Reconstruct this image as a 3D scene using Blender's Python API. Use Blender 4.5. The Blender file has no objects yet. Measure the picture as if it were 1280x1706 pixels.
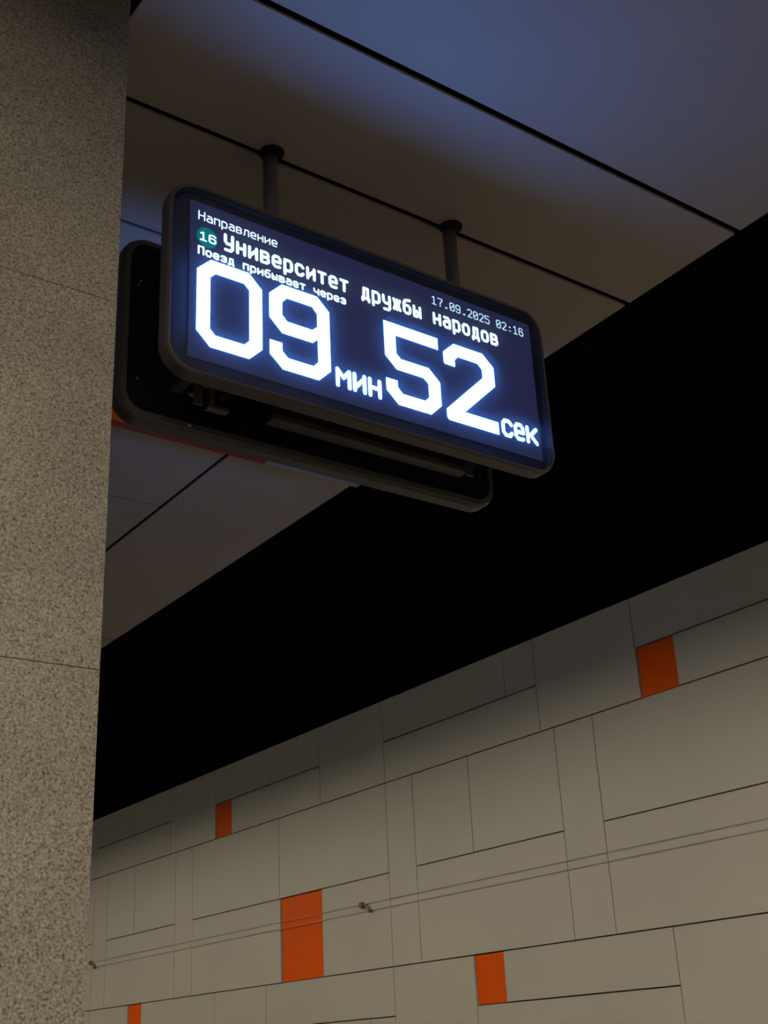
import bpy, bmesh, math
from mathutils import Matrix, Vector

# ------------------------------------------------------------------ camera, world, exposure
S = bpy.context.scene
COL = S.collection
EYE = 1.6                                   # eye height above the platform floor
# camera axes in world space: X across the platform to the tracks, Y along the platform, Z up
RX = Vector((0.81292509, -0.58052273, -0.04632674))
RY = Vector((0.19871752, 0.35128432, -0.91493753))
RZ = Vector((0.54741589, 0.73456973, 0.40092787))
cd = bpy.data.cameras.new('camera')
cam = bpy.data.objects.new('camera', cd)
COL.objects.link(cam)
m = Matrix((RX, -RY, -RZ)).transposed().to_4x4()
m.translation = (0, 0, EYE)
cam.matrix_world = m
cd.sensor_fit = 'HORIZONTAL'
cd.sensor_width = 36.0
cd.lens = 36.0 * 2087.93 / 1280.0
cd.clip_start = 0.05
S.camera = cam

w = bpy.data.worlds.new('station_air')
S.world = w
w.use_nodes = True
w.node_tree.nodes['Background'].inputs[0].default_value = (1.0, 0.86, 0.68, 1)
w.node_tree.nodes['Background'].inputs[1].default_value = 0.012
S.view_settings.view_transform = 'Standard'
S.view_settings.look = 'None'
S.view_settings.gamma = 1.0
S.view_settings.use_curve_mapping = False
S.view_settings.exposure = 0.0

HALL_LAMP = 25.0          # platform ceiling lamps
EDGE_LAMP = 61.0          # strip lamps over the platform edge
LED = 24.0               # white LEDs of the displays
WARM = (1.0, 0.88, 0.69)


# ------------------------------------------------------------------ materials
def mat(name, col, rough=0.6, spec=0.3, metal=0.0, noise=0.0, nscale=8.0, bump=0.0, bscale=60.0):
    M = bpy.data.materials.new(name)
    M.use_nodes = True
    nt = M.node_tree
    b = nt.nodes['Principled BSDF']
    b.inputs['Base Color'].default_value = (*col, 1)
    b.inputs['Roughness'].default_value = rough
    b.inputs['Specular IOR Level'].default_value = spec
    b.inputs['Metallic'].default_value = metal
    tc = nt.nodes.new('ShaderNodeTexCoord')
    if noise:
        n = nt.nodes.new('ShaderNodeTexNoise')
        n.inputs['Scale'].default_value = nscale
        n.inputs['Detail'].default_value = 5
        r = nt.nodes.new('ShaderNodeValToRGB')
        r.color_ramp.elements[0].position = 0.3
        r.color_ramp.elements[1].position = 0.7
        r.color_ramp.elements[0].color = (*[c * (1 - noise) for c in col], 1)
        r.color_ramp.elements[1].color = (*[min(1, c * (1 + noise)) for c in col], 1)
        nt.links.new(tc.outputs['Object'], n.inputs['Vector'])
        nt.links.new(n.outputs['Fac'], r.inputs['Fac'])
        nt.links.new(r.outputs['Color'], b.inputs['Base Color'])
    if bump:
        n2 = nt.nodes.new('ShaderNodeTexNoise')
        n2.inputs['Scale'].default_value = bscale
        bp = nt.nodes.new('ShaderNodeBump')
        bp.inputs['Strength'].default_value = bump
        bp.inputs['Distance'].default_value = 0.002
        nt.links.new(tc.outputs['Object'], n2.inputs['Vector'])
        nt.links.new(n2.outputs['Fac'], bp.inputs['Height'])
        nt.links.new(bp.outputs['Normal'], b.inputs['Normal'])
    return M


def emit(name, col, strength):
    M = bpy.data.materials.new(name)
    M.use_nodes = True
    nt = M.node_tree
    nt.nodes.remove(nt.nodes['Principled BSDF'])
    e = nt.nodes.new('ShaderNodeEmission')
    e.inputs[0].default_value = (*col, 1)
    e.inputs[1].default_value = strength
    nt.links.new(e.outputs[0], nt.nodes['Material Output'].inputs['Surface'])
    return M


def granite():
    M = mat('granite', (0.3, 0.27, 0.22), rough=0.55, spec=0.25)
    nt = M.node_tree
    b = nt.nodes['Principled BSDF']
    tc = nt.nodes.new('ShaderNodeTexCoord')
    v = nt.nodes.new('ShaderNodeTexNoise')
    v.inputs['Scale'].default_value = 185
    v.inputs['Detail'].default_value = 2.0
    v.inputs['Roughness'].default_value = 0.6
    r = nt.nodes.new('ShaderNodeValToRGB')
    e = r.color_ramp.elements
    e[0].position = 0.30
    e[0].color = (0.115, 0.102, 0.084, 1)
    e[1].position = 0.70
    e[1].color = (0.51, 0.47, 0.405, 1)
    k = r.color_ramp.elements.new(0.45)
    k.color = (0.305, 0.28, 0.235, 1)
    k = r.color_ramp.elements.new(0.56)
    k.color = (0.37, 0.34, 0.287, 1)
    big = nt.nodes.new('ShaderNodeTexNoise')
    big.inputs['Scale'].default_value = 5
    big.inputs['Detail'].default_value = 6
    r2 = nt.nodes.new('ShaderNodeValToRGB')
    r2.color_ramp.elements[0].position = 0.3
    r2.color_ramp.elements[0].color = (0.86, 0.86, 0.86, 1)
    r2.color_ramp.elements[1].position = 0.7
    r2.color_ramp.elements[1].color = (1.06, 1.05, 1.03, 1)
    mx = nt.nodes.new('ShaderNodeMixRGB')
    mx.blend_type = 'MULTIPLY'
    mx.inputs['Fac'].default_value = 1
    bp = nt.nodes.new('ShaderNodeBump')
    bp.inputs['Strength'].default_value = 0.25
    bp.inputs['Distance'].default_value = 0.001
    L = nt.links.new
    L(tc.outputs['Object'], v.inputs['Vector'])
    L(tc.outputs['Object'], big.inputs['Vector'])
    L(v.outputs['Fac'], r.inputs['Fac'])
    L(big.outputs['Fac'], r2.inputs['Fac'])
    L(r.outputs['Color'], mx.inputs['Color1'])
    L(r2.outputs['Color'], mx.inputs['Color2'])
    L(mx.outputs['Color'], b.inputs['Base Color'])
    L(v.outputs['Fac'], bp.inputs['Height'])
    L(bp.outputs['Normal'], b.inputs['Normal'])
    return M


def halo_cover():
    # clear polycarbonate; scattering haze added to give the LEDs a lens-bloom halo
    M = bpy.data.materials.new('halo_polycarbonate')
    M.use_nodes = True
    nt = M.node_tree
    nt.nodes.remove(nt.nodes['Principled BSDF'])
    tr = nt.nodes.new('ShaderNodeBsdfTransparent')
    tr.inputs[0].default_value = (0.96, 0.96, 0.97, 1)
    tl = nt.nodes.new('ShaderNodeBsdfTranslucent')
    tl.inputs[0].default_value = (0.9, 0.9, 0.9, 1)
    gl = nt.nodes.new('ShaderNodeBsdfGlossy')
    gl.inputs['Roughness'].default_value = 0.25
    m1 = nt.nodes.new('ShaderNodeMixShader')
    m1.inputs[0].default_value = HALO
    m2 = nt.nodes.new('ShaderNodeMixShader')
    fr = nt.nodes.new('ShaderNodeFresnel')
    fr.inputs['IOR'].default_value = 1.4
    L = nt.links.new
    L(fr.outputs[0], m2.inputs[0])
    L(tr.outputs[0], m1.inputs[1])
    L(tl.outputs[0], m1.inputs[2])
    L(m1.outputs[0], m2.inputs[1])
    L(gl.outputs[0], m2.inputs[2])
    L(m2.outputs[0], nt.nodes['Material Output'].inputs['Surface'])
    return M


HALO = 0.013
M_GRANITE = granite()
M_CEIL = mat('ceiling_enamel', (0.45, 0.395, 0.365), rough=0.5, spec=0.3, noise=0.03, nscale=2.0)
M_GAP = mat('ceiling_void', (0.010, 0.009, 0.009), rough=0.9, spec=0.1)
M_BLACK = mat('black_paint', (0.0025, 0.0025, 0.003), rough=0.95, spec=0.0)
M_WALL = mat('beige_wall_enamel', (0.52, 0.50, 0.43), rough=0.45, spec=0.3, noise=0.03, nscale=1.2)
M_WALLBACK = mat('wall_joint', (0.20, 0.18, 0.135), rough=0.9, spec=0.1)
M_ORANGE = mat('orange_enamel', (0.85, 0.115, 0.0005), rough=0.5, spec=0.08, noise=0.04, nscale=1.5)
M_FLOOR = mat('floor_stone', (0.085, 0.077, 0.072), rough=0.4, spec=0.4, noise=0.15, nscale=30)
M_BED = mat('track_concrete', (0.05, 0.047, 0.043), rough=0.9, spec=0.2, noise=0.2, nscale=9)
M_PLASTIC = mat('graphite_plastic', (0.10, 0.09, 0.092), rough=0.36, spec=0.5, bump=0.05, bscale=400)
M_BACK = mat('black_back_sheet', (0.008, 0.008, 0.012), rough=0.7, spec=0.15)
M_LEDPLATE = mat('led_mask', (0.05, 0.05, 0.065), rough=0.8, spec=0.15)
_b = M_LEDPLATE.node_tree.nodes['Principled BSDF']      # even navy emission stands in for lens bloom behind the lettering
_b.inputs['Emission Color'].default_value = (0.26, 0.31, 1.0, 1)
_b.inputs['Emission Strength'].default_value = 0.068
M_BORDER = mat('black_mask', (0.06, 0.06, 0.08), rough=0.8, spec=0.15)
M_STEEL = mat('grey_pole_paint', (0.30, 0.28, 0.29), rough=0.4, spec=0.4)
M_DARKMETAL = mat('dark_metal', (0.008, 0.008, 0.010), rough=0.6, spec=0.15)
M_BRIGHTMETAL = mat('zinc', (0.22, 0.21, 0.22), rough=0.4, spec=0.5, metal=0.5)
M_STICKER = mat('white_sticker', (0.5, 0.5, 0.52), rough=0.6)
M_LILAC = mat('lilac_enamel', (0.66, 0.62, 0.80), rough=0.5)
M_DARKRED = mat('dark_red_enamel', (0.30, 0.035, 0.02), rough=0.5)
M_WIRE = mat('steel_wire', (0.43, 0.40, 0.34), rough=0.5, spec=0.3)
M_BROWN = mat('brown_insulator', (0.22, 0.14, 0.09), rough=0.6)
M_LUG = mat('grey_lug', (0.2, 0.185, 0.15), rough=0.6)
M_COVER = halo_cover()
M_LEDWHITE = emit('led_white', (0.085, 0.29, 1.0), LED)
M_LEDTEXT = emit('led_white_text', (0.45, 0.7, 1.0), 4.0)
M_LEDTHIN = emit('led_white_thin', (0.55, 0.78, 1.0), 2.4)
M_LEDDATE = emit('led_white_date', (0.5, 0.75, 1.0), 1.5)
M_TEAL = emit('led_teal', (0.0, 0.42, 0.52), 0.45)
M_HALL = emit('hall_lamp_diffuser', WARM, HALL_LAMP)
M_EDGE = emit('edge_lamp_diffuser', WARM, EDGE_LAMP)


# ------------------------------------------------------------------ helpers
def link(name, me, material=None, parent=None):
    o = bpy.data.objects.new(name, me)
    COL.objects.link(o)
    if material and me is not None and not me.materials:
        me.materials.append(material)
    if parent is not None:
        o.parent = parent
    return o


def mesh(name, verts, faces, smooth=False):
    me = bpy.data.meshes.new(name)
    me.from_pydata(verts, [], faces)
    me.update()
    if smooth:
        for p in me.polygons:
            p.use_smooth = True
    return me


def box_vf(x0, x1, y0, y1, z0, z1):
    v = [(x0, y0, z0), (x1, y0, z0), (x1, y1, z0), (x0, y1, z0),
         (x0, y0, z1), (x1, y0, z1), (x1, y1, z1), (x0, y1, z1)]
    f = [(0, 3, 2, 1), (4, 5, 6, 7), (0, 1, 5, 4), (1, 2, 6, 5), (2, 3, 7, 6), (3, 0, 4, 7)]
    return v, f


def boxes(name, lst, bevel=0.0):
    V, F = [], []
    for b in lst:
        v, f = box_vf(*b)
        n = len(V)
        V += v
        F += [tuple(i + n for i in q) for q in f]
    me = mesh(name, V, F)
    if bevel:
        bm = bmesh.new()
        bm.from_mesh(me)
        bmesh.ops.bevel(bm, geom=bm.edges[:], offset=bevel, segments=2, profile=0.5, affect='EDGES')
        bm.to_mesh(me)
        bm.free()
    return me


def tube(name, p0, p1, r, n=20, r1=None):
    p0, p1 = Vector(p0), Vector(p1)
    d = (p1 - p0).normalized()
    a = d.orthogonal().normalized()
    b = d.cross(a)
    r1 = r if r1 is None else r1
    V, F = [], []
    for i in range(n):
        t = 2 * math.pi * i / n
        o = a * math.cos(t) + b * math.sin(t)
        V += [tuple(p0 + o * r), tuple(p1 + o * r1)]
    for i in range(n):
        j = (i + 1) % n
        F.append((2 * i, 2 * j, 2 * j + 1, 2 * i + 1))
    F.append(tuple(2 * i for i in reversed(range(n))))
    F.append(tuple(2 * i + 1 for i in range(n)))
    me = mesh(name, V, F)
    for p in me.polygons:
        p.use_smooth = len(p.vertices) == 4
    return me


def tag(o, label, cat, group=None):
    o['label'] = label
    o['category'] = cat
    if group:
        o['group'] = group
    return o


def struct(o):
    o['kind'] = 'structure'
    return o


def root(name, loc=(0, 0, 0)):
    o = bpy.data.objects.new(name, None)
    o.empty_display_size = 0.1
    o.location = loc
    COL.objects.link(o)
    return o


# ------------------------------------------------------------------ room shell (z given from eye level, + EYE)
H = 2.5                  # platform ceiling above eye level
EDGE_X = 3.114           # edge of the platform ceiling
WX = 6.13                # track wall
HB = 2.80                # black ceiling over the tracks
Y0, Y1 = -7.0, 21.0

struct(link('floor', boxes('floor', [(-6.0, 3.0, Y0, Y1, -0.2, 0.0)]), M_FLOOR))
struct(link('track_bed', boxes('track_bed', [(3.0, 6.5, Y0, Y1, -1.4, -1.2)]), M_BED))
struct(link('wall_left', boxes('wall_left', [(-6.2, -6.0, Y0, Y1, -0.2, EYE + H + 0.3)]), M_FLOOR))
cb = struct(link('ceiling', boxes('ceiling', [(-6.0, EDGE_X - 0.02, Y0, Y1, EYE + H + 0.10, EYE + H + 0.30)]), M_GAP))
struct(link('ceiling_over_track', boxes('ceiling_over_track', [(EDGE_X - 0.02, WX + 0.2, Y0, Y1, EYE + HB, EYE + HB + 0.2)]), M_BLACK))
struct(link('trim_1', boxes('trim_1', [(EDGE_X - 0.019, EDGE_X - 0.002, Y0, Y1, EYE + H + 0.001, EYE + HB - 0.002)]), M_BLACK))


def ceiling_panel(x0, x1, y0, y1):
    link('ceiling_panel', boxes('ceiling_panel', [(x0, x1, y0, y1, EYE + H, EYE + H + 0.010)], bevel=0.0015), M_CEIL, cb)


SLOT = 0.9875
CX0_GAP = 0.24           # panel edge on the far side of the column
STEP = 0.5135
g = 0.012
rows = [2.0795 + STEP * k for k in range(-18, -1, 4)] + [2.0795, 2.593, 3.1065]          # wide joints, the last at y = 3.107
for a, b_ in zip(rows[:-1], rows[1:]):
    hi = b_ - (g if b_ < 3.0 else 0.006)
    ceiling_panel(SLOT, EDGE_X - 0.02, a + g, hi)
    if b_ < 2.2:
        ceiling_panel(-0.52, SLOT - 0.05, a + g, hi)
        ceiling_panel(-6.0, -1.30, a + g, hi)
LX = 2.436                                                # joint along the platform beyond the displays
t = 0.008
cuts = [3.107, 5.068, 7.03, 9.0, 10.97, 12.94, 14.9, 16.9, 18.9, Y1]
for a, b_ in zip(cuts[:-1], cuts[1:]):
    ceiling_panel(SLOT, LX - 0.009, a + t, b_ - t)
cuts = [3.107, 7.05, 10.97, 14.9, 18.9, Y1]
for a, b_ in zip(cuts[:-1], cuts[1:]):
    ceiling_panel(LX + 0.009, EDGE_X - 0.02, a + t, b_ - t)
cuts = [2.0795] + [3.107 + 1.965 * k for k in range(10)]
for a, b_ in zip(cuts[:-1], cuts[1:]):
    ceiling_panel(-6.0, -1.30, a + t, b_ - t)
    if a > 3.0:
        ceiling_panel(-0.52, SLOT - 0.05, a + t, b_ - t)

ceiling_panel(-0.52, CX0_GAP, 2.0795 + g, 3.1065 - t)       # beside the column
for a, b_ in zip([0.62] + cuts[1:-1], cuts[1:]):            # beyond the light line
    ceiling_panel(-1.29, -0.53, a + t, b_ - t)

# ------------------------------------------------------------------ track wall: panels in a repeating module
wr = struct(link('wall_right', boxes('wall_right', [(WX + 0.022, WX + 0.2, Y0, Y1, -1.4, EYE + HB)]), M_WALLBACK))
P = 5.82
ZT, Z1, Z2, Z3, Z4, Z5, Z6 = 2.80, 2.446, 2.105, 1.385, 0.672, 0.333, -0.04
GH, GV = 0.0048, 0.0038
pan = []                                                   # (y0, y1, z0, z1, orange)
for k in range(-2, 3):
    o = k * P
    # upper band
    pan += [(5.50 + o, 6.487 + o, Z2, ZT, 0), (6.487 + o, 6.828 + o, Z1, ZT, 0), (6.828 + o, 8.402 + o, Z1, ZT, 0),
            (6.487 + o, 8.402 + o, Z2, Z1, 0), (8.402 + o, 9.386 + o, Z2, ZT, 0), (9.386 + o, 11.32 + o, Z1, ZT, 0),
            (9.386 + o, 10.99 + o, Z2, Z1, 0), (10.99 + o, 11.32 + o, Z2, Z1, 1)]
    # middle band
    pan += [(5.968 + o, 6.351 + o, Z4, Z2, 0), (6.351 + o, 7.325 + o, Z3, Z2, 0), (7.325 + o, 8.036 + o, Z3, Z2, 0),
            (6.351 + o, 8.036 + o, Z4, Z3, 0), (8.036 + o, 8.404 + o, Z4, Z2, 0), (8.404 + o, 10.10 + o, Z3, Z2, 0),
            (8.404 + o, 9.402 + o, Z4, Z3, 0), (9.402 + o, 10.088 + o, Z4, Z3, 1), (10.10 + o, 11.788 + o, Z3, Z2, 0),
            (10.088 + o, 11.788 + o, Z4, Z3, 0)]
    # lower band
    pan += [(5.49 + o, 7.086 + o, Z5, Z4, 0), (7.086 + o, 7.413 + o, Z5, Z4, 1), (5.49 + o, 7.413 + o, Z6, Z5, 0),
            (7.413 + o, 8.405 + o, Z6, Z4, 0), (8.405 + o, 10.354 + o, 0.312, Z4, 0), (8.405 + o, 8.749 + o, Z6, 0.312, 0),
            (8.749 + o, 10.354 + o, Z6, 0.312, 0), (10.354 + o, 11.31 + o, Z6, Z4, 0)]
    # below the picture
    for i in range(3):
        a = 5.5 + o + i * P / 3
        pan += [(a, a + P / 3, -0.75, Z6, 0), (a, a + P / 3, -1.46, -0.75, 0), (a, a + P / 3, -2.9, -1.46, 0)]
for (a, b_, z0, z1, og) in pan:
    a, b_ = max(a, Y0), min(b_, Y1)
    if b_ - a < 0.05:
        continue
    top = z1 - GH if z1 < ZT else z1 - 0.002
    d = 0.014 if og else 0.0
    q = link('wall_panel', boxes('wall_panel', [(WX + d, WX + 0.0215, a + GV, b_ - GV, EYE + z0 + GH, EYE + top)]),
             M_ORANGE if og else M_WALL, wr)
    if og:
        q['label'] = 'small orange wall panel'

# ------------------------------------------------------------------ ceiling lamps (outside the picture)
r = root('ceiling_lamp', (-0.91, 0, EYE + H))
tag(r, 'long recessed light line in the platform ceiling behind the viewer', 'lamp')
for yy in (-5.9, -3.3, -0.7):
    link('housing', boxes('housing', [(-0.38, 0.38, yy - 1.25, yy - 1.22, -0.01, 0.09), (-0.38, 0.38, yy + 1.22, yy + 1.25, -0.01, 0.09),
                                      (-0.38, -0.35, yy - 1.22, yy + 1.22, -0.01, 0.09), (0.35, 0.38, yy - 1.22, yy + 1.22, -0.01, 0.09)]), M_DARKMETAL, r)
    link('diffuser', boxes('diffuser', [(-0.35, 0.35, yy - 1.22, yy + 1.22, 0.03, 0.045)]), M_HALL, r)
r = root('edge_lamp', (EDGE_X + 0.06, 0, EYE + H + 0.15))
tag(r, 'strip of lamps hidden above the track side edge of the ceiling', 'lamp')
for i in range(9):
    yy = -5.4 + 3.0 * i
    link('housing', boxes('housing', [(-0.058, 0.055, yy - 1.49, yy + 1.49, 0.012, 0.06), (0.0515, 0.055, yy - 1.49, yy + 1.49, -0.006, 0.0035), (0.0515, 0.055, yy - 1.49, yy + 1.49, 0.0085, 0.012)]), M_BLACK, r)  # slotted outer lip added to shape the light falloff up the wall
    link('diffuser', boxes('diffuser', [(-0.04, 0.05, yy - 1.47, yy + 1.47, 0.0, 0.0115)]), M_EDGE, r)

# ------------------------------------------------------------------ granite column
CX0, CX1, CY0, CY1 = 0.264, 0.9638, 2.26, 2.96
c = root('granite_column', ((CX0 + CX1) / 2, (CY0 + CY1) / 2, 0))
tag(c, 'square column clad in speckled grey-beige granite slabs at the left edge', 'column')
hx, hy = (CX1 - CX0) / 2, (CY1 - CY0) / 2
T = 0.03
link('core', boxes('core', [(-hx + T, hx - T, -hy + T, hy - T, 0, EYE + H + 0.09)]), M_WALLBACK, c)
zs = [0.0, EYE - 0.981, EYE - 0.123, EYE + 0.735, EYE + 1.593, EYE + H + 0.085]
for a, b_ in zip(zs[:-1], zs[1:]):
    for nm, bx in (('front', (-hx, hx, -hy, -hy + T - 0.0005)), ('back', (-hx, hx, hy - T + 0.0005, hy)),
                   ('a', (-hx, -hx + T - 0.0005, -hy + T, hy - T)), ('b', (hx - T + 0.0005, hx, -hy + T, hy - T))):
        link('granite_slab', boxes('granite_slab', [(*bx, a + 0.0006, b_ - 0.0006)], bevel=0.0012), M_GRANITE, c)


# ------------------------------------------------------------------ LED lettering
OC = [(0, 1), (1, 0), (3, 0), (4, 1), (4, 4), (3, 5), (1, 5), (0, 4), (0, 1)]
GL = {
    'а': [[(.5, 5), (3, 5), (4, 4), (4, 0)], [(4, 3), (1, 3), (0, 2), (0, 1), (1, 0), (4, 0)]],
    'б': [[(4, 7), (1, 6.4), (0, 5), (0, 1), (1, 0), (3, 0), (4, 1), (4, 3), (3, 4), (0, 4)]],
    'в': [[(0, 0), (0, 5), (3, 5), (3.8, 4.3), (3.8, 3.3), (3, 2.6), (0, 2.6)], [(3, 2.6), (4, 1.9), (4, .8), (3, 0), (0, 0)]],
    'д': [[(.7, 0), (1, 5), (3.4, 5), (3.4, 0)], [(0, -1.2), (0, 0), (4, 0), (4, -1.2)]],
    'е': [[(3.8, .2), (3, 0), (1, 0), (0, 1), (0, 4), (1, 5), (3, 5), (4, 4), (4, 2.4), (0, 2.4)]],
    'ж': [[(2, 0), (2, 5)], [(0, 5), (1.1, 2.5), (0, 0)], [(4, 5), (2.9, 2.5), (4, 0)], [(1.1, 2.5), (2.9, 2.5)]],
    'з': [[(0, 4.3), (1, 5), (3, 5), (4, 4.2), (4, 3.3), (3, 2.6), (1.5, 2.6)], [(3, 2.6), (4, 1.9), (4, .8), (3, 0), (1, 0), (0, .7)]],
    'и': [[(0, 5), (0, 0)], [(0, .7), (4, 4.3)], [(4, 5), (4, 0)]],
    'к': [[(0, 0), (0, 5)], [(0, 2.5), (1.4, 2.5)], [(4, 5), (1.4, 2.5), (4, 0)]],
    'л': [[(0, 0), (.6, .5), (1, 5), (4, 5), (4, 0)]],
    'м': [[(0, 0), (0, 5), (2, 2.7), (4, 5), (4, 0)]],
    'н': [[(0, 0), (0, 5)], [(4, 0), (4, 5)], [(0, 2.5), (4, 2.5)]],
    'о': [OC],
    'п': [[(0, 0), (0, 5), (4, 5), (4, 0)]],
    'р': [[(0, -1.8), (0, 5), (3, 5), (4, 4), (4, 1), (3, 0), (0, 0)]],
    'с': [[(4, 4), (3, 5), (1, 5), (0, 4), (0, 1), (1, 0), (3, 0), (4, 1)]],
    'т': [[(0, 5), (4, 5)], [(2, 5), (2, 0)]],
    'у': [[(0, 5), (0, 2.4), (1, 1.4), (4, 1.4)], [(4, 5), (4, -.8), (3, -1.8), (.4, -1.8)]],
    'ч': [[(0, 5), (0, 3), (1, 2), (4, 2)], [(4, 5), (4, 0)]],
    'ы': [[(0, 5), (0, 0), (1.6, 0), (2.4, .8), (2.4, 2), (1.6, 2.8), (0, 2.8)], [(4, 5), (4, 0)]],
    'Н': [[(-.6, 0), (-.6, 7)], [(4, 0), (4, 7)], [(-.6, 3.5), (4, 3.5)]],
    'П': [[(0, 0), (0, 7), (4, 7), (4, 0)]],
    'У': [[(0, 6.6), (0, 3.6), (1, 2.6), (4, 2.6)], [(4, 6.6), (4, .6), (3, -.4), (.2, -.4)]],
    '0': [[(0, 1), (1, 0), (3, 0), (4, 1), (4, 6), (3, 7), (1, 7), (0, 6), (0, 1)], [(.8, 2.2), (3.2, 4.8)]],
    '1': [[(.4, 6), (2, 7), (2, 0)], [(.2, 0), (3.8, 0)]],
    '2': [[(0, 6), (1, 7), (3, 7), (4, 6), (4, 4.6), (0, 0), (4, 0)]],
    '5': [[(4, 7), (0, 7), (0, 4.2), (3, 4.2), (4, 3.2), (4, 1), (3, 0), (1, 0), (0, 1)]],
    '6': [[(4, 6), (3, 7), (1, 7), (0, 6), (0, 1), (1, 0), (3, 0), (4, 1), (4, 3), (3, 4), (0, 4)]],
    '7': [[(0, 7), (4, 7), (4, 5.4), (2, 2.6), (2, 0)]],
    '9': [[(0, 1), (1, 0), (3, 0), (4, 1), (4, 6), (3, 7), (1, 7), (0, 6), (0, 4), (1, 3), (4, 3)]],
    '.': [[(1.4, .2), (2.6, .2)], [(1.4, .8), (2.6, .8)]],
    ':': [[(1.4, .8), (2.6, .8)], [(1.4, 4.4), (2.6, 4.4)]],
}


def strokes(name, polys, th, y):
    """flat strokes of thickness th in the plane y, facing -Y"""
    V, F = [], []
    hh = th / 2
    for pl in polys:
        for (ax, az), (bx, bz) in zip(pl[:-1], pl[1:]):
            L = math.hypot(bx - ax, bz - az)
            if L < 1e-9:
                continue
            nx, nz = -(bz - az) / L * hh, (bx - ax) / L * hh
            n = len(V)
            V += [(ax - nx, y, az - nz), (bx - nx, y, bz - nz), (bx + nx, y, bz + nz), (ax + nx, y, az + nz)]
            F.append((n, n + 1, n + 2, n + 3))
        for (ax, az) in pl:
            n = len(V)
            V += [(ax + hh * math.cos(math.pi * (k + .5) / 4) * 1.04, y, az + hh * math.sin(math.pi * (k + .5) / 4) * 1.04) for k in range(8)]
            F.append(tuple(n + k for k in range(8)))
    return mesh(name, V, F)


def text_polys(txt, x0, x1, base, xh, th, gap=0.2):
    """lay txt between x0 and x1 (ink to ink); xh = height of small letters"""
    adv = (x1 - x0) / (len(txt) - gap)
    cw = adv * (1 - gap)
    sx = (cw - th) / 4
    sz = (xh - th) / 5
    out = []
    for i, ch in enumerate(txt):
        if ch == ' ':
            continue
        ox = x0 + i * adv + th / 2
        for pl in GL[ch]:
            out.append([(ox + px * sx, base + th / 2 + pz * sz) for px, pz in pl])
    return out


def filled(name, loops, y):
    bm = bmesh.new()
    es = []
    for lp in loops:
        vs = [bm.verts.new((px, y, pz)) for px, pz in lp]
        es += [bm.edges.new((vs[i], vs[(i + 1) % len(vs)])) for i in range(len(vs))]
    bmesh.ops.triangle_fill(bm, use_beauty=True, use_dissolve=False, edges=es, normal=(0, -1, 0))
    me = bpy.data.meshes.new(name)
    bm.to_mesh(me)
    bm.free()
    return me


# ------------------------------------------------------------------ the display, local frame: x along, y = 0 front, z = 0 bottom
DW, DH, DR = 1.313, 0.580, 0.082
DCX, DBZ = 1.8365, 1.596        # centre and bottom of the near display, from the eye
FY = 2.45                       # its front
LY = 0.020                      # LEDs behind the cover
SC = (FY + LY) / FY             # lettering measured in the front plane, set back to the LED plane


def lx(v):
    return v * SC - DCX


def lz(v):
    return v * SC - DBZ


def rr(inset, y, n=10):
    """rounded rectangle ring"""
    r = DR - inset
    x, z0, z1 = DW / 2 - inset, inset, DH - inset
    out = []
    for cx, cz, a0 in ((x - r, z1 - r, 0), (-x + r, z1 - r, 90), (-x + r, z0 + r, 180), (x - r, z0 + r, 270)):
        for k in range(n + 1):
            a = math.radians(a0 + 90 * k / n)
            out.append((cx + r * math.cos(a), y, cz + r * math.sin(a)))
    return out


def loft(name, prof, close=True):
    V, F = [], []
    n = len(rr(*prof[0]))
    for p in prof:
        V += rr(*p)
    m_ = len(prof)
    for i in range(m_ if close else m_ - 1):
        j = (i + 1) % m_
        for k in range(n):
            l = (k + 1) % n
            F.append((i * n + k, i * n + l, j * n + l, j * n + k))
    me = mesh(name, V, F)
    bm = bmesh.new()
    bm.from_mesh(me)
    bmesh.ops.recalc_face_normals(bm, faces=bm.faces[:])
    bm.to_mesh(me)
    bm.free()
    return me


def plate(name, inset, y, th):
    a, b_ = rr(inset, y), rr(inset, y + th)
    n = len(a)
    F = [tuple(range(n - 1, -1, -1)), tuple(n + i for i in range(n))]
    F += [(k, (k + 1) % n, n + (k + 1) % n, n + k) for k in range(n)]
    return mesh(name, a + b_, F)


def octo(x0, x1, z0, z1, c_):
    return [(x0, z0 + c_), (x0 + c_, z0), (x1 - c_, z0), (x1, z0 + c_), (x1, z1 - c_), (x1 - c_, z1), (x0 + c_, z1), (x0, z1 - c_)]


def LP(pts):
    return [(lx(px), lz(pz)) for px, pz in pts]


display = root('countdown_display', (DCX, FY, EYE + DBZ))
tag(display, 'black hanging display with lit white countdown digits 09 52 facing the viewer', 'display', 'back-to-back hanging displays')
link('housing', loft('housing', [(0.011, 0.003), (0.007, 0.0), (0.004, 0.001), (0.0, 0.009), (0.0, 0.047), (0.004, 0.056), (0.009, 0.061),
                                 (0.024, 0.063), (0.026, 0.054), (0.026, 0.050), (0.011, 0.040)]), M_PLASTIC, display)
link('back_panel', plate('back_panel', 0.0265, 0.055, 0.003), M_BACK, display)
for sx_, sz_ in ((-.60, .43), (-.606, .415), (.60, .43), (.606, .415), (-.6, .12), (.6, .12)):
    link('screw', tube('screw', (sx_, 0.057, sz_), (sx_, 0.0605, sz_), 0.004, 8), M_BRIGHTMETAL, display)
link('info_sticker', boxes('info_sticker', [(0.437, 0.449, 0.0590, 0.0632, 0.012, 0.019)]), M_STICKER, display)
link('cover_pane', mesh('cover_pane', rr(0.0112, 0.003), [tuple(range(44))]), M_COVER, display)
scr = link('screen', plate('screen', 0.0115, 0.026, 0.004), M_BORDER, display)
AX0, AX1, AZ0, AZ1 = lx(1.241), lx(2.437), lz(1.640), lz(2.120)
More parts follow.
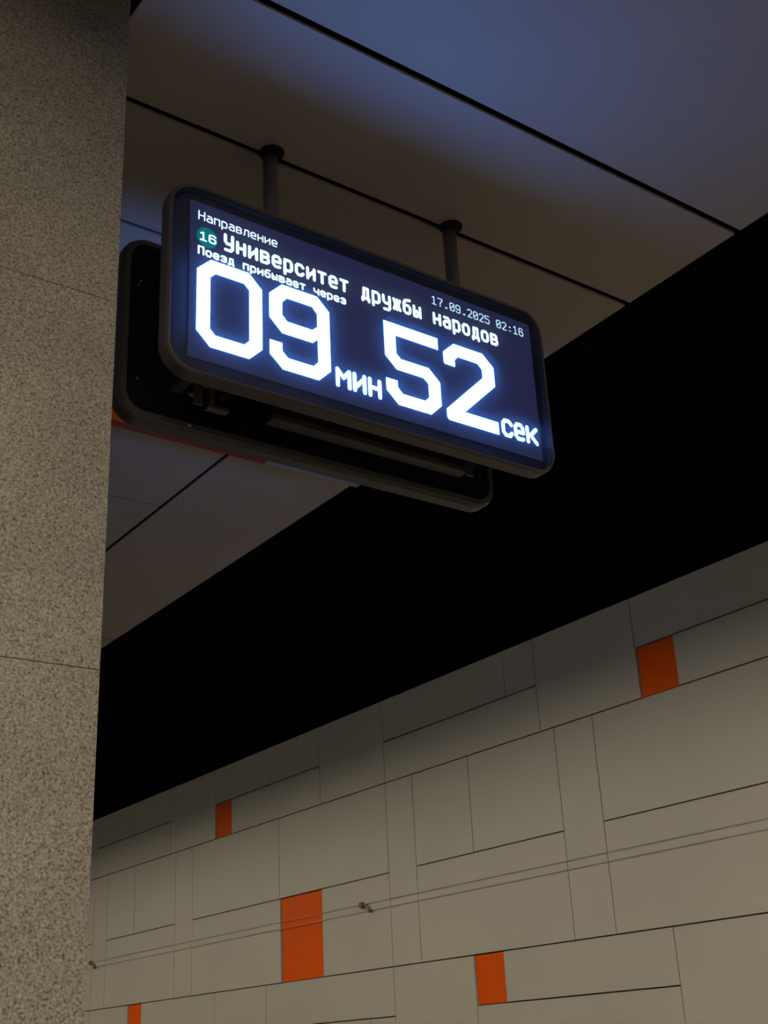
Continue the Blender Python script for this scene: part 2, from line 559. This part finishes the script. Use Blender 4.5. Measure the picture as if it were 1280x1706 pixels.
link('led_matrix', boxes('led_matrix', [(AX0, AX1, LY + 0.002, 0.026, AZ0, AZ1)]), M_LEDPLATE, scr)
yl = LY
FIN, FD = 0.0026, 0.00056      # unseen black fins added to cut the LED light thrown up at the ceiling
nf = int((AZ1 - AZ0) / FIN)
link('louvre_mask', mesh('louvre_mask', [p for k in range(nf) for p in ((AX0, LY - FD - 0.0002, AZ0 + k * FIN), (AX1, LY - FD - 0.0002, AZ0 + k * FIN), (AX1, LY - 0.0002, AZ0 + k * FIN), (AX0, LY - 0.0002, AZ0 + k * FIN))],
                         [(4 * k, 4 * k + 1, 4 * k + 2, 4 * k + 3) for k in range(nf)]), M_BLACK, scr)['kind'] = 'stuff'


def TX(nm, txt, x0, x1, base, xh, th, gap, mm):
    """each word of the line is a part of its own"""
    adv = (x1 - x0) * SC / (len(txt) - gap)
    at = 0
    for wd in txt.split(' '):
        a = lx(x0) + at * adv
        b_ = a + (len(wd) - gap) * adv
        link(nm, strokes(nm, text_polys(wd, a, b_, lz(base), xh, th, gap), th, yl), mm, scr)
        at += len(wd) + 1


TX('text_word', 'Направление', 1.2645, 1.506, 2.063, 0.0225, 0.0037, 0.17, M_LEDTHIN)
TX('text_word', 'Университет дружбы народов', 1.339, 2.297, 1.995, 0.0430, 0.0094, 0.16, M_LEDTEXT)
TX('text_word', 'Поезд прибывает через', 1.262, 1.730, 1.9530, 0.0220, 0.0057, 0.12, M_LEDTHIN)
TX('date_text', '17.09.2025 02:16', 2.043, 2.408, 2.065, 0.0228, 0.0037, 0.17, M_LEDDATE)
link('route_badge', filled('route_badge', [[(lx(1.290) + .0315 * math.cos(math.pi * k / 16), lz(2.0135) + .0315 * math.sin(math.pi * k / 16)) for k in range(32)]], yl + .0008), M_TEAL, scr)
TX('route_number', '16', 1.2665, 1.3165, 1.9985, 0.0225, 0.0052, 0.14, M_LEDTHIN)
ST = 0.0390
link('countdown_digit', filled('countdown_digit', [LP(octo(1.261, 1.4555, 1.6815, 1.947, .040)), LP(octo(1.261 + ST, 1.4555 - ST, 1.6815 + ST, 1.947 - ST, .0155))], yl), M_LEDWHITE, scr)
link('countdown_digit', filled('countdown_digit', [
    LP([(1.478, 1.907), (1.518, 1.947), (1.632, 1.947), (1.6705, 1.909), (1.6705, 1.7205), (1.631, 1.6815), (1.518, 1.6815), (1.478, 1.7185),
        (1.478, 1.762), (1.517, 1.762), (1.517, 1.737), (1.534, 1.7205), (1.615, 1.7205), (1.6305, 1.737), (1.6305, 1.809), (1.614, 1.793),
        (1.517, 1.793), (1.478, 1.832)]),
    LP([(1.518, 1.891), (1.534, 1.908), (1.615, 1.908), (1.6305, 1.890), (1.6305, 1.849), (1.614, 1.8335), (1.534, 1.8335), (1.518, 1.850)])], yl), M_LEDWHITE, scr)
link('countdown_digit', filled('countdown_digit', [
    LP([(1.858, 1.947), (2.054, 1.947), (2.054, 1.908), (1.898, 1.908), (1.898, 1.848), (1.913, 1.834), (2.013, 1.834), (2.0525, 1.797),
        (2.0525, 1.7205), (2.012, 1.6815), (1.897, 1.6815), (1.857, 1.7195), (1.857, 1.758), (1.897, 1.758), (1.897, 1.737), (1.914, 1.7205),
        (1.993, 1.7205), (2.009, 1.736), (2.009, 1.781), (1.992, 1.795), (1.897, 1.795), (1.858, 1.832)])], yl), M_LEDWHITE, scr)
link('countdown_digit', filled('countdown_digit', [
    LP([(2.073, 1.909), (2.115, 1.948), (2.226, 1.948), (2.267, 1.911), (2.267, 1.846), (2.139, 1.724), (2.267, 1.724), (2.267, 1.683),
        (2.078, 1.683), (2.071, 1.691), (2.071, 1.717), (2.220, 1.862), (2.220, 1.891), (2.204, 1.907), (2.129, 1.907), (2.115, 1.893),
        (2.115, 1.869), (2.077, 1.869), (2.073, 1.874)])], yl), M_LEDWHITE, scr)


def word(nm, chars, th):
    pl = []
    for ch, a, b_, z0, z1 in chars:
        a, b_, z0, z1 = lx(a), lx(b_), lz(z0), lz(z1)
        for q in GL[ch]:
            pl.append([(a + th / 2 + px / 4 * (b_ - a - th), z0 + th / 2 + pz / 5 * (z1 - z0 - th)) for px, pz in q])
    link(nm, strokes(nm, pl, th, yl), M_LEDWHITE, scr)


word('unit_text', [('м', 1.686, 1.737, 1.680, 1.742), ('и', 1.742, 1.7875, 1.680, 1.742), ('н', 1.7935, 1.839, 1.680, 1.742)], 0.0125)
word('unit_text', [('с', 2.279, 2.324, 1.684, 1.745), ('е', 2.328, 2.370, 1.684, 1.745), ('к', 2.376, 2.424, 1.685, 1.745)], 0.0125)


def copy_tree(o, parent=None):
    n = o.copy()
    COL.objects.link(n)
    n.parent = parent
    for ch in list(o.children):
        copy_tree(ch, n)
    return n


far = copy_tree(display)
far.location = (DCX, 2.80, EYE + DBZ)
far.rotation_euler = (0, 0, math.pi)
tag(far, 'dark rear display seen from behind, hanging behind the lit countdown screen', 'display', 'back-to-back hanging displays')

# ------------------------------------------------------------------ mount carrying both displays
mt = root('display_mount', (DCX, 2.585, EYE + H))
tag(mt, 'two grey ceiling poles with a frame gripping both displays', 'display mount')


def mp(x, y, z):
    return (x - DCX, y - 2.585, z - H)


def mbox(nm, lst, mm, bev=0.0):
    link(nm, boxes(nm, [(a - DCX, b_ - DCX, c_ - 2.585, d - 2.585, e - H, f - H) for a, b_, c_, d, e, f in lst], bevel=bev), mm, mt)


for px in (1.569, 2.2525):
    link('pole', tube('pole', mp(px, 2.586, 1.72), mp(px, 2.586, 2.499), 0.0225, 28), M_STEEL, mt)
    link('ceiling_flange', tube('ceiling_flange', mp(px - 0.004, 2.570, 2.4925), mp(px - 0.004, 2.570, 2.4995), 0.036, 32, 0.038), M_DARKMETAL, mt)
mbox('junction_box', [(1.60, 2.33, 2.615, 2.728, 1.668, 2.05)], M_BACK, 0.004)
mbox('crossbar', [(1.60, 2.30, 2.640, 2.685, 1.645, 1.667)], M_PLASTIC, 0.003)
mbox('crossbar', [(1.50, 2.36, 2.525, 2.726, 2.06, 2.10)], M_DARKMETAL, 0.003)
mbox('clamp_plate', [(1.335, 1.362, 2.600, 2.606, 1.600, 1.715), (1.335, 1.362, 2.606, 2.735, 1.70, 1.715)], M_PLASTIC, 0.001)
mbox('clamp_plate', [(1.378, 1.392, 2.590, 2.615, 1.610, 1.715), (1.378, 1.440, 2.598, 2.622, 1.600, 1.610)], M_PLASTIC, 0.001)
mbox('clamp_block', [(1.410, 1.440, 2.570, 2.625, 1.640, 1.70)], M_DARKMETAL, 0.003)
link('bolt', tube('bolt', mp(1.320, 2.603, 1.625), mp(1.335, 2.603, 1.625), 0.006, 10), M_BRIGHTMETAL, mt)
link('bolt', tube('bolt', mp(1.362, 2.603, 1.662), mp(1.378, 2.603, 1.662), 0.006, 10), M_BRIGHTMETAL, mt)
mbox('clamp_plate', [(2.255, 2.285, 2.600, 2.606, 1.612, 1.655)], M_PLASTIC, 0.001)

# ------------------------------------------------------------------ orange and lilac box under the ceiling behind the displays
sb = root('ceiling_sign', (2.2, 4.23, EYE + H))
tag(sb, 'thin orange and lilac sign box under the ceiling behind the rear display', 'sign')
link('orange_section', boxes('orange_section', [(-1.0, 0.322, -0.02, 0.013, -0.082, -0.001)], bevel=0.003), M_ORANGE, sb)['label'] = 'orange end of the sign box'
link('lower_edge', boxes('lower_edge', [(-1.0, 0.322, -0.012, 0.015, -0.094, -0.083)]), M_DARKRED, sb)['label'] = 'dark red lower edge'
link('lilac_section', boxes('lilac_section', [(0.324, 0.812, -0.018, 0.012, -0.086, -0.001)], bevel=0.003), M_LILAC, sb)['label'] = 'pale lilac end of the sign box'
link('lower_edge', boxes('lower_edge', [(0.324, 0.812, -0.012, 0.015, -0.094, -0.087)]), M_STEEL, sb)

# ------------------------------------------------------------------ wires and brackets on the track wall
tag(link('wall_wire', tube('wall_wire', (WX - 0.011, Y0 + .5, EYE + 1.185), (WX - 0.011, Y1 - .5, EYE + 1.185), 0.0019, 8), M_WIRE),
    'upper of the two thin wires stretched along the panelled wall', 'wire', 'wires along the track wall')
tag(link('wall_wire', tube('wall_wire', (WX - 0.011, Y0 + .5, EYE + 1.126), (WX - 0.011, Y1 - .5, EYE + 1.126), 0.0019, 8), M_WIRE),
    'lower of the two thin wires stretched along the panelled wall', 'wire', 'wires along the track wall')
for yy, lab in ((8.765, 'small brown wire bracket on the wall right of the tall orange panel'),
                (14.20, 'small brown wire bracket on the wall beside the granite column edge')):
    r = root('wire_bracket', (WX, yy, EYE + 1.15))
    link('insulator', boxes('insulator', [(-0.040, -0.002, -0.008, 0.034, 0.006, 0.050)], bevel=0.008), M_BROWN, r)
    link('arm', tube('arm', (-0.02, -0.005, 0.026), (-0.025, -0.050, 0.024), 0.007, 8), M_LUG, r)
    link('lug', tube('lug', (-0.027, -0.045, 0.026), (-0.024, -0.120, -0.036), 0.010, 10, 0.015), M_LUG, r)
    tag(r, lab, 'bracket', 'wire brackets on the track wall')
